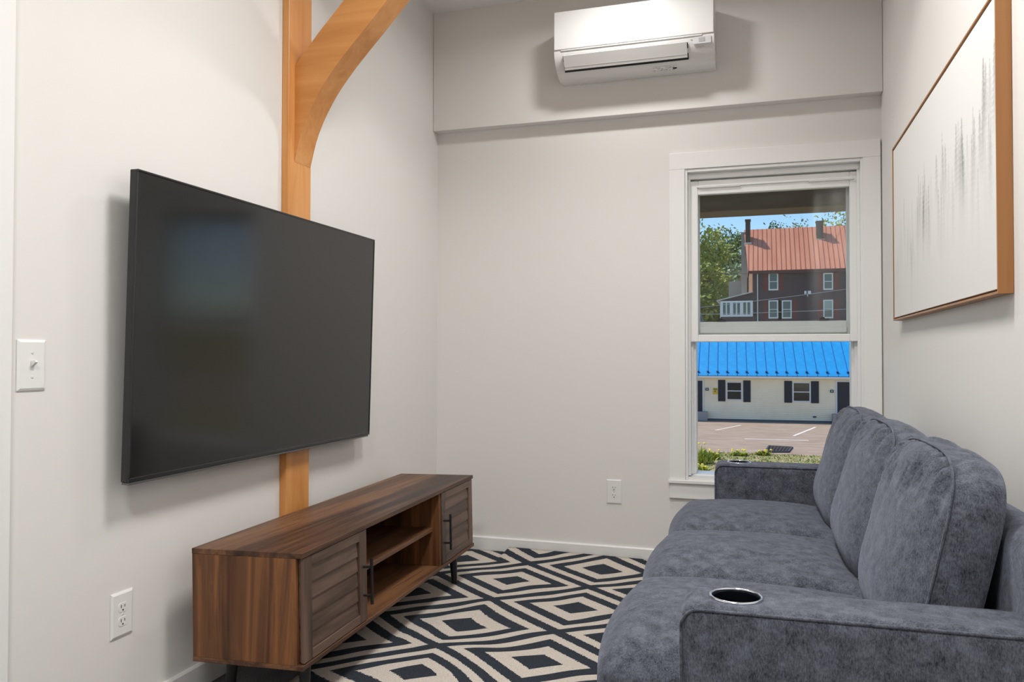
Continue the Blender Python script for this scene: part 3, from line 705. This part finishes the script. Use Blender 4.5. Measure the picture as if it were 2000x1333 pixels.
# storm drain
q = [gpt(735, 1070), gpt(770, 1015), gpt(985, 1027), gpt(950, 1070)]
dr = thing('storm_drain', 'dark iron storm drain grate set in the parking lot', 'drain', tuple((q[0]+q[2])/2))
bx = [min(v.x for v in q), max(v.x for v in q), min(v.y for v in q), max(v.y for v in q)]
for i in range(4):
    p0, p1 = q[i], q[(i+1) % 4]; bm = B(); tube(bm, [p0+Vector((0, 0, .012)), p1+Vector((0, 0, .012))], .06, 6); obj('rim', bm, M['drain_iron'], dr)
for k in range(1, 5):
    s_ = k/5; bm = B(); tube(bm, [q[0].lerp(q[1], s_)+Vector((0, 0, .012)), q[3].lerp(q[2], s_)+Vector((0, 0, .012))], .035, 6); obj('bar', bm, M['drain_iron'], dr)
for k in range(1, 7):
    s_ = k/7; bm = B(); tube(bm, [q[0].lerp(q[3], s_)+Vector((0, 0, .012)), q[1].lerp(q[2], s_)+Vector((0, 0, .012))], .03, 6); obj('bar', bm, M['drain_iron'], dr)
# grass verge
ye = gpt(800, 1088).y
bm = B(); box(bm, -30, 30, D+TH+.8, ye, ZG, ZG+.02); struct('verge', bm, M['grass_soil'], 'strip of dry ground and grass between house and parking lot')
random.seed(2); vs = []; fs = []
for k in range(4200):
    y = ye-abs(random.gauss(0, 2.6)) if random.random() < .55 else random.uniform(ye-9, ye); x = random.uniform(-3.0, 6.5)
    h = random.uniform(.02, .08); w_ = random.uniform(.012, .03); a = random.uniform(0, PI); dx, dy = math.cos(a)*w_, math.sin(a)*w_; tx, ty = random.gauss(0, .05), random.gauss(0, .05)
    b = len(vs); z = ZG+.019; vs += [(x-dx, y-dy, z), (x+dx, y+dy, z), (x+tx, y+ty, z+h)]; fs.append((b, b+1, b+2))
o = obj('grass', quadmesh('grass', vs, fs), M['grass_blade'], None, kind='stuff'); tag(o, 'patchy yellow green grass along the edge of the parking lot', 'grass')
def weed(px, py, h, r, label, flowers):
    c = on(px, py, 'z', ZG+.02); t_ = thing('weed_clump', label, 'plant', tuple(c))
    vs = []; fs = []
    for k in range(260):
        a = random.uniform(0, 2*PI); rr = r*math.sqrt(random.random()); hh = h*random.uniform(.4, 1)*(1-.5*rr/r); L = random.uniform(.10, .22)
        p0 = Vector((c.x+rr*math.cos(a), c.y+rr*math.sin(a), ZG+.02+random.random()*hh*.4)); p1 = p0+Vector((random.gauss(0, .12), random.gauss(0, .12), hh*.7)); n = Vector((random.gauss(0, 1), random.gauss(0, 1), 0)).normalized()*L*.25
        m_ = (p0+p1)/2; b = len(vs); vs += [p0, m_+n, p1, m_-n]; fs.append((b, b+1, b+2, b+3))
    obj('leaves', quadmesh('leaves', vs, fs), M['leaf_light'], t_)
    for k in range(flowers):
        a = random.uniform(0, 2*PI); rr = r*1.3*math.sqrt(random.random()); p0 = Vector((c.x+rr*math.cos(a), c.y+rr*math.sin(a), ZG+.02)); hh = h*random.uniform(.6, 1.1)
        bm = B(); cyl(bm, p0, p0+Vector((0, 0, hh)), .008, None, 5); lathe(bm, [(.02, hh+p0.z-.01), (.055, hh+p0.z+.01), (.02, hh+p0.z+.04)], (p0.x, p0.y, 0), 8); obj('flower', bm, M['dandelion'], t_)
weed(1370, 905, .75, .42, 'tall leafy green weed clump with yellow flowers at the lawn edge', 5)
weed(1391, 897, .35, .25, 'small dandelion clump with yellow blooms beside the tall weeds', 8)
weed(1444, 890, .22, .30, 'low dandelion patch along the parking lot edge opposite the first parking line', 7)
weed(1490, 889, .20, .25, 'low dandelion patch nearest the storm drain', 5)
weed(1367, 921, .28, .30, 'low yellow flowering tuft on the lawn below the tall weeds', 6)

# ---- motel with blue metal roof
A_ = on(1359, 820, 'z', ZG); B_ = on(1620, 828, 'z', ZG); mid_ = (A_+B_)/2; rot = math.radians(2.2); tdir = Vector((math.cos(rot), math.sin(rot), 0)); A_ = mid_-tdir*(B_-A_).length/2
HM = Matrix.Translation(A_) @ Matrix.Rotation(rot, 4, 'Z')        # local: x along the facade, y away from us, z up
HI = HM.inverted()
def fac(px, py, off=0.0):
    n = Vector((-tdir.y, tdir.x, 0)); c = Vector(CP); qd = on(px, py, 'y', 50)-c; s_ = ((A_+n*off-c).dot(n))/qd.dot(n); p_ = HI @ (c+qd*s_); return p_.x, p_.z
def F5(a, b, off=0.0): return fac(*f5(a, b), off)
mo = thing('motel_building', 'long cream sided motel with bright blue metal roof and black shutters', 'building', tuple(A_))
def mp_(name, a, mat, parent=None, bev=0):
    bm = B(); box(bm, *a, bev, 1, HM); return obj(name, bm, M[mat], parent or mo)
S0, S1 = -3.4, 18.0; ez = F5(95, 372)[1]; DEP = 9.0
wallm = mp_('wall', (S0, S1, .03, DEP, .02, ez), 'siding')
mp_('foundation', (S0, S1, .0, .05, .005, .12), 'foundation')
nb = int((ez-.12)/.11); h = (ez-.12)/nb; bm = B()
for k in range(nb):
    z0 = .12+h*k; t2 = bmesh.new(); prism(t2, [(.031, z0), (-.004, z0), (.022, z0+h), (.031, z0+h)], 'x', S0, S1); join(bm, t2, HM)
o = obj('clapboards', bm, M['siding'], wallm); o['kind'] = 'stuff'
x, dzt = F5(152, 400); _, dzb = F5(152, 685)
def mdoor(x0, x1):
    d = mp_('door', (x0, x1, -.012, .03, dzb, dzt), 'door_dark')
    for a in ((x0-.09, x0, -.03, .03, dzb, dzt+.07), (x1, x1+.09, -.03, .03, dzb, dzt+.07), (x0, x1, -.03, .03, dzt, dzt+.07)): mp_('door_trim', a, 'ext_white', d)
    bm = B(); box(bm, x0-.3, x1+.3, -.55, .0, .006, dzb, .01, 1, HM); obj('step', bm, M['concrete'], mo)
    return d
mdoor(x-.95, x); x2 = F5(1405, 415)[0]; mdoor(x2, x2+.95)
def mwin(a, b, s1, s2, s3, s4):
    (x0, z1), (x1, z0) = F5(*a), F5(*b)
    w_ = mp_('window', (x0, x1, -.02, .028, z0, z1), 'ext_white')
    zm = (z0+z1)/2
    for (p0, p1) in ((z0+.07, zm-.03), (zm+.03, z1-.07)): mp_('pane', (x0+.08, x1-.08, -.028, -.0205, p0, p1), 'motel_glass', w_)
    for (c, d) in ((s1, s2), (s3, s4)):
        (q0, r1), (q1, r0) = F5(*c), F5(*d); sh = mp_('shutter', (q0, q1, -.035, .02, r0, r1), 'shutter_dark')
        for j in range(10):
            zz = r0+.05+(r1-r0-.1)*j/10; mp_('louver', (q0+.05, q1-.05, -.042, -.0352, zz, zz+.05), 'shutter_dark', sh)
mwin((372, 408), (524, 584), (298, 393), (365, 592), (532, 398), (600, 600))
mwin((988, 412), (1160, 600), (913, 402), (985, 605), (1162, 405), (1235, 610))
for c in ((195, 480), (1355, 498)):
    x, z = F5(*c); l_ = mp_('wall_fixture', (x-.09, x+.09, -.06, .02, z-.08, z+.08), 'guard_dark'); mp_('fixture_face', (x-.035, x+.035, -.066, -.0602, z-.03, z+.04), 'ext_white', l_)
(x0, z1), (x1, z0) = F5(250, 467), F5(296, 526); ys = mp_('notice_sign', (x0, x1-.02, -.03, .02, z0, z1), 'sign_yellow')
mp_('sign_band', (x0+.03, x1-.05, -.034, -.0302, z1-.10, z1-.05), 'guard_dark', ys); mp_('sign_mark', (x0+.10, x1-.14, -.034, -.0302, z1-.26, z1-.15), 'guard_dark', ys)
x, z = F5(1195, 737); mp_('wall_vent', (x-.09, x+.09, -.05, .02, z-.04, z+.04), 'guard_dark')
ov = .32; e_z = F5(95, 352, -ov)[1]; rz = fac(1359, 648, 4.4)[1]
mp_('fascia', (S0-.2, S1+.2, -ov, -ov+.03, e_z-.13, e_z-.005), 'ext_white_bright'); mp_('soffit', (S0-.2, S1+.2, -ov+.03, .04, e_z-.13, e_z-.10), 'ext_white')
s_a = F5(113, 330, -ov)[0]; s_b = F5(1512, 343, -ov)[0]; pit = (s_b-s_a)/15
slope = math.atan2(rz-e_z, 4.4+ov); SL_ = math.hypot(rz-e_z, 4.4+ov)
RM = HM @ Matrix.Translation((0, -ov-.03, e_z)) @ Matrix.Rotation(slope, 4, 'X')
n0 = int(math.floor((S0-s_a)/pit)); pan = None
bm = B(); box(bm, .004, pit-.004, 0, SL_, 0, .012); me_p = bpy.data.meshes.new('roof_panel'); bm.to_mesh(me_p); bm.free(); me_p.materials.append(M['roof_blue'])
bm = B(); box(bm, -.014, .014, 0, SL_, .0, .04); me_r = bpy.data.meshes.new('standing_seam'); bm.to_mesh(me_r); bm.free(); me_r.materials.append(M['roof_blue_rib'])
bm = B(); box(bm, -.065, .065, .32, .42, .041, .10); me_g = bpy.data.meshes.new('snow_guard'); bm.to_mesh(me_g); bm.free(); me_g.materials.append(M['guard_dark'])
def inst(name, me, Mx, parent):
    o = bpy.data.objects.new(name, me); o.matrix_basis = Mx; link(o, parent, Mx); return o
roof_back = B()
prism(roof_back, [(-ov-.03, e_z-.02), (4.4, rz-.02), (DEP+ov, e_z-.02)], 'x', S0-.1, S1+.1); roof_back.transform(HM); rf = obj('roof', roof_back, M['roof_blue'], mo)
for k in range(n0, n0+int((S1-S0)/pit)+1):
    Mx = RM @ Matrix.Translation((s_a+pit*k, 0, 0))
    p_ = inst('roof_panel', me_p, Mx, rf); inst('standing_seam', me_r, Mx, rf); inst('snow_guard', me_g, Mx, rf)

# ---- brick house on the hill
bm = B(); prism(bm, [(62, ZG-.3), (62, ZG+.02), (68, .2), (74, 2.3), (140, 4.5), (140, ZG-.3)], 'x', -110, 110); struct('hillside', bm, M['grass_soil'], 'grassy slope behind the motel')
HY = 78.0
g4 = lambda a, b: (1340+a/4.444, 370+b/4.444)
def G(a, b, y=HY): p_ = on(*g4(a, b), 'y', y); return p_.x, p_.z
ho = thing('brick_house', 'tall dark brick house with red metal roof and two chimneys on the hill', 'building', (G(900, 900)[0], HY, 2.0))
def hp(name, a, mat, parent=None):
    bm = B(); box(bm, *a); return obj(name, bm, M[mat], parent or ho)
hx0, ezh = G(580, 722); hx1 = hx0+15.0; HD = 9.5
bxk = G(506, 760, HY+HD)[0]
def slab(name, foot, z0, z1, mat):
    bm = B(); prism(bm, foot, 'z', z0, z1); return obj(name, bm, M[mat], ho)
hw_ = slab('wall', [(hx0, HY), (hx1, HY), (hx1, HY+HD), (bxk+.01, HY+HD)], 2.0, ezh, 'brick_dark')
slab('side_wall', [(hx0-.002, HY+.02), (bxk, HY+HD), (bxk-.05, HY+HD), (hx0-.052, HY+.02)], 2.0, ezh, 'brick_sunlit')
# sunlight on the left gable and side wall is put into their colour
gx = hx0-.35; ex0 = G(540, 712)[0]; ryy = HY+HD/2; rzz = G(520, 352, ryy)[1]; ehz = G(540, 708, HY-.45)[1]
xr0 = G(503, 355, ryy)[0]; ex1 = 2*xr0-ex0
bm = B(); gm = (hx0+bxk)/2; ga = [bm.verts.new(v) for v in ((hx0, HY, ezh), (bxk, HY+HD, ezh), (gm, ryy, rzz-.25))]; gb = [bm.verts.new(v.co+Vector((.3, 0, 0))) for v in ga]
for i in range(3): bm.faces.new((ga[i], ga[(i+1) % 3], gb[(i+1) % 3], gb[i]))
bm.faces.new(ga); bm.faces.new(gb[::-1]); obj('gable', bm, M['brick_sunlit'], ho)
bm = B(); sec = [(HY-.45, ehz, ex0), (ryy, rzz, xr0), (HY+HD+.45, ehz, ex1), (HY+HD+.45, ehz-.16, ex1), (ryy, rzz-.16, xr0), (HY-.45, ehz-.16, ex0)]
la = [bm.verts.new((x, y, z)) for y, z, x in sec]; ra = [bm.verts.new((hx1+.4, y, z)) for y, z, x in sec]
for i in range(6): bm.faces.new((la[i], la[(i+1) % 6], ra[(i+1) % 6], ra[i]))
for q_ in (la, ra): bm.faces.new((q_[0], q_[1], q_[4], q_[5])); bm.faces.new((q_[1], q_[2], q_[3], q_[4]))
rf2 = obj('roof', bm, M['roof_red'], ho)
bm = B(); nn = Vector((0, ryy-HY+.45, rzz-ehz)); x = ex0
while x < hx1+.4:
    box(bm, x-.02, x+.02, 0, nn.length, 0, .05, 0, 1, Matrix.Translation((0, HY-.45, ehz)) @ Matrix.Rotation(math.atan2(nn.z, nn.y), 4, 'X')); x += .42
o = obj('roof_ribs', bm, M['roof_red_rib'], rf2); o['kind'] = 'stuff'
hp('fascia', (ex0, hx1+.4, HY-.5, HY-.452, ehz-.26, ehz-.02), 'fascia_red'); hp('cornice', (hx0, hx1, HY-.45, HY, ehz-.30, ehz-.17), 'fascia_red')
def chim(a, b, base, yy):
    (x0, z1), (x1, _), (_, z0) = G(*a, yy), G(*b, yy), G(*base, yy)
    c = hp('chimney', (x0, x1, yy, yy+.8, z0-1.2, z1), 'chimney_brick'); hp('chimney_cap', (x0-.05, x1+.05, yy-.05, yy+.85, z1, z1+.12), 'chimney_brick', c); hp('flashing', (x0-.12, x1+.12, yy-.12, yy+.3, z0-.35, z0-.02), 'flue_white', c)
chim((515, 272), (557, 272), (515, 462), HY+3.0); chim((1130, 285), (1190, 285), (1130, 432), HY+3.2)
def hwin(a, b, shade=False):
    (x0, z1), (x1, z0) = G(*a), G(*b); w_ = hp('window', (x0, x1, HY-.06, HY+.02, z0, z1), 'ext_white_bright'); zm = (z0+z1)/2
    hp('pane', (x0+.11, x1-.11, HY-.075, HY-.061, z0+.13, zm-.03), 'house_glass', w_); hp('pane', (x0+.11, x1-.11, HY-.075, HY-.061, zm+.03, z1-.11), 'shade_green' if shade else 'house_glass', w_)
    for (q0, q1) in ((x0-.5, x0-.02), (x1+.02, x1+.5)): hp('brick_surround', (q0, q1, HY-.03, HY+.02, z0-.1, z1), 'brick_trim', w_)
for a, b, s_ in (((715, 728), (800, 877), 0), ((1190, 728), (1276, 873), 0), ((715, 965), (800, 1122), 0), ((830, 965), (917, 1122), 0), ((1190, 960), (1277, 1120), 1)): hwin(a, b, s_)
(x, z1), (_, z0) = G(620, 735), G(620, 1120); bm = B(); cyl(bm, (x, HY-.1, 2.0), (x, HY-.1, z1), .05, None, 8); obj('downspout', bm, M['ext_white'], ho)
(xa, za), (xb, zb) = G(1025, 885), G(1082, 910)
fx = hp('floodlight', (xa+.25, xb-.25, HY-.2, HY, za-.5, za-.05), 'ext_white_bright'); hp('flood_head', (xa, xa+.3, HY-.35, HY-.2, zb, za), 'ext_white_bright', fx); hp('flood_head', (xb-.38, xb, HY-.35, HY-.2, zb, za), 'ext_white_bright', fx)
x, z = G(1285, 660); bm = B(); yv = HY+.9; zz = G(1285, 660, yv)[1]; cyl(bm, (G(1285, 660, yv)[0], yv, zz-.6), (G(1285, 660, yv)[0], yv, zz+.25), .06, None, 8); obj('vent_pipe', bm, M['chimney_brick'], ho)
# sunroom annex
(ax_, az1), (bx_, az0) = G(300, 972), G(580, 1105); (tx_, tz_) = G(580, 888)
lx_, lz_ = G(245, 1000)
bm = B(); prism(bm, [(ax_, 2.0), (hx0-.01, 2.0), (hx0-.01, tz_-.1), (ax_, G(300, 960)[1]-.08)], 'y', HY, HY+4.0); an = obj('annex_wall', bm, M['brick_dark'], ho)
bm = B(); prism(bm, [(ax_-.35, G(300, 960)[1]-.05), (hx0-.01, tz_), (hx0-.01, tz_-.09), (ax_-.35, G(300, 960)[1]-.15)], 'y', HY-.3, HY+4.4); obj('annex_roof', bm, M['flue_white'], ho)
hp('annex_side_panel', (ax_-.05, ax_-.003, HY+.0, HY+3.6, az0-.3, az1-.1), 'ext_white_bright', an)
sr = hp('sunroom_front', (ax_, bx_, HY-.12, HY-.003, az0, az1), 'ext_white_bright')
for k in range(3):
    for j in range(2):
        x0 = ax_+(bx_-ax_)*(.075+.315*k+.128*j); hp('pane', (x0, x0+(bx_-ax_)*.085, HY-.14, HY-.121, az0+.2, az1-.17), 'house_glass', sr)
hp('side_chimney', (G(480, 500)[0]-.1, G(522, 500)[0], HY+4.2, HY+5.4, 3.0, G(495, 375, HY+4.4)[1]), 'concrete'); hp('rear_wing', (G(370, 800, HY+6)[0], hx0, HY+6, HY+9, 2.5, G(370, 800, HY+6)[1]), 'concrete')
# vehicle beside the sunroom
vp = on(1379, 626, 'y', HY-1.0); ve = thing('parked_vehicle', 'pale blue vehicle parked beside the white sunroom', 'vehicle', (vp.x, HY-1, 2.32))
x, z = vp.x-.9, 2.32
bm = B(); prism(bm, [(x-2.2, z+.35), (x+2.1, z+.35), (x+2.15, z+.95), (x+1.2, z+1.05), (x-2.2, z+1.05)], 'y', HY-1.9, HY-.2); obj('body', bm, M['car_paint'], ve)
zt = on(1379, 613, 'y', HY-1.0).z
bm = B(); prism(bm, [(x-2.0, z+1.05), (x+1.15, z+1.05), (x+.45, zt), (x-1.9, zt)], 'y', HY-1.8, HY-.3); obj('cabin', bm, M['car_glass'], ve); bm = B(); prism(bm, [(x-1.95, zt), (x+.5, zt), (x+.4, zt+.08), (x-1.85, zt+.08)], 'y', HY-1.8, HY-.3); obj('vehicle_roof', bm, M['ext_white_bright'], ve)
for xx in (x-1.4, x+1.35):
    for yy in (HY-1.92, HY-.38): bm = B(); cyl(bm, (xx, yy, z+.34), (xx, yy+.2, z+.34), .34, None, 20); obj('wheel', bm, M['black_metal'], ve)

# ---- trees
def tree(label, px, ytop, yd, crown_w, crown_h, mat, n, seed, leaf=.32, trunk=True, sparse=.55):
    random.seed(seed); p_ = on(px, ytop, 'y', yd); gz = 2.3+(yd-74)*.033; t_ = thing('tree', label, 'tree', (p_.x, yd, gz), 0, 'trees around the brick house')
    cz = p_.z-crown_h/2; cl = []
    for k in range(44):
        while True:
            v = Vector((random.uniform(-1, 1), random.uniform(-1, 1), random.uniform(-1, 1)))
            if v.length < 1: break
        cl.append(Vector((p_.x+v.x*crown_w/2*(1-.25*v.z), yd+v.y*crown_w/2, cz+v.z*crown_h/2)))
    vs = []; fs = []
    for k in range(n):
        c = random.choice(cl); q = c+Vector((random.gauss(0, 1), random.gauss(0, 1), random.gauss(0, .8)))*crown_w*.09*sparse*2
        a = Vector((random.gauss(0, 1), random.gauss(0, 1), random.gauss(0, 1))).normalized(); b_ = a.orthogonal().normalized(); s_ = leaf*random.uniform(.5, 1.1); i = len(vs)
        vs += [q+a*s_, q+b_*s_*.6, q-a*s_, q-b_*s_*.6]; fs.append((i, i+1, i+2, i+3))
    obj('foliage', quadmesh('foliage', vs, fs), M[mat], t_)
    bm = B(); cyl(bm, (p_.x, yd, gz), (p_.x, yd, cz), .35, .18, 10)
    for c in cl[:14]: cyl(bm, (p_.x, yd, cz-crown_h*.2+random.uniform(-1, 1)), c, .11, .03, 6)
    obj('trunk', bm, M['bark'], t_)
tree('tall bright yellow green tree at the left of the brick house', 1364, 392, 108, 9.0, 18, 'leaf_light', 8500, 1)
tree('mid green tree between the yellow tree and the brick house', 1424, 446, 120.5, 8.5, 14, 'leaf_dark', 6500, 2)
tree('narrow dark tree beside the gable of the brick house', 1444, 452, 132, 4.6, 15, 'leaf_dark', 3600, 3)
tree('yellow green shrubby tree low behind the sunroom', 1385, 515, 92, 5.2, 7, 'leaf_light', 5000, 4)
tree('thin pale treetop behind the roof between the two chimneys', 1546, 427, 112, 4.2, 6, 'leaf_pale', 420, 5, .26, True, 1.0)
tree('green treetop just beyond the right hand chimney', 1636, 424, 108, 5.5, 6, 'leaf_light', 900, 6, .26, True, 1.0)
tree('sparse pale treetop rising highest behind the red roof', 1662, 405, 116, 6.0, 8, 'leaf_pale', 800, 7, .28, True, 1.0)
tree('dark little treetop peeking over the roof ridge', 1511, 441, 106, 2.6, 4, 'leaf_dark', 700, 8, .24, True, .8)
tree('pale green tree right beside the gable wall', 1434, 505, 100, 4.4, 8, 'leaf_pale', 2200, 9, .3, True, .9)

# ---- power lines
WY = 66.0
def wire(label, a, b, mat, WY):
    p0, p1 = on(*a, 'y', WY), on(*b, 'y', WY); d = (p1-p0)/(p1.x-p0.x); pts = []
    for k in range(41):
        x = -14+34*k/40; q_ = p0+d*(x-p0.x); pts.append((x, WY, q_.z+.004*((x-3)**2)*.35))
    bm = B(); tube(bm, pts, .016, 5); tag(obj('power_line', bm, M[mat]), label, 'wire', 'wires in front of the brick house')
    return pts[0][2], pts[-1][2]
za = wire('dark overhead wire crossing the trees at the eave of the brick house', (1364, 537.5), (1470, 535), 'wire', 65.1)
zb = wire('pale overhead wire slanting up across the middle of the brick house', (1470, 589), (1660, 565), 'wire_pale', 66.0)
zc = wire('pale overhead wire crossing the lower windows of the brick house', (1470, 612), (1660, 605), 'wire_pale', 66.9)
for i, x in ((0, -14), (1, 20)):
    up_ = thing('utility_pole', ['wooden utility pole carrying the wires beyond the trees', 'wooden utility pole carrying the wires past the brick house'][i], 'utility pole', (x, WY, -.6))
    bm = B(); cyl(bm, (x, WY, -.6), (x, WY, max(za[i], zb[i], zc[i])+.8), .16, .12, 12); obj('pole', bm, M['bark'], up_)
    bm = B(); box(bm, x-.06, x+.06, WY-1, WY+1, max(za[i], zb[i], zc[i])+.2, max(za[i], zb[i], zc[i])+.34); obj('crossarm', bm, M['bark'], up_)

# ---- porch in front of our own window
bz0 = on(1364, 415.5, 'y', 5.8).z
po = struct('porch'); po.location = (1.5, 5.2, -.1); WM[po.name] = Matrix.Translation((1.5, 5.2, -.1))
def pp(name, a, mat): bm = B(); box(bm, *a, .004, 1); return obj(name, bm, M[mat], po)
pp('porch_beam', (-6, 8, 5.8, 6.06, bz0, bz0+.17), 'porch_beam'); pp('porch_ceiling', (-6, 8, D+TH, 6.3, bz0+.171, bz0+.22), 'porch_ceiling'); pp('porch_deck', (-6, 8, D+TH, 6.2, -.25, -.10), 'concrete')
for x in (-3.2, 5.4): pp('porch_post', (x, x+.18, 5.84, 6.02, -.099, bz0-.001), 'ext_white')
bm = B(); box(bm, -6, 8, D+TH+.05, 6.15, ZG, -.2505); struct('porch_base', bm, M['concrete'])
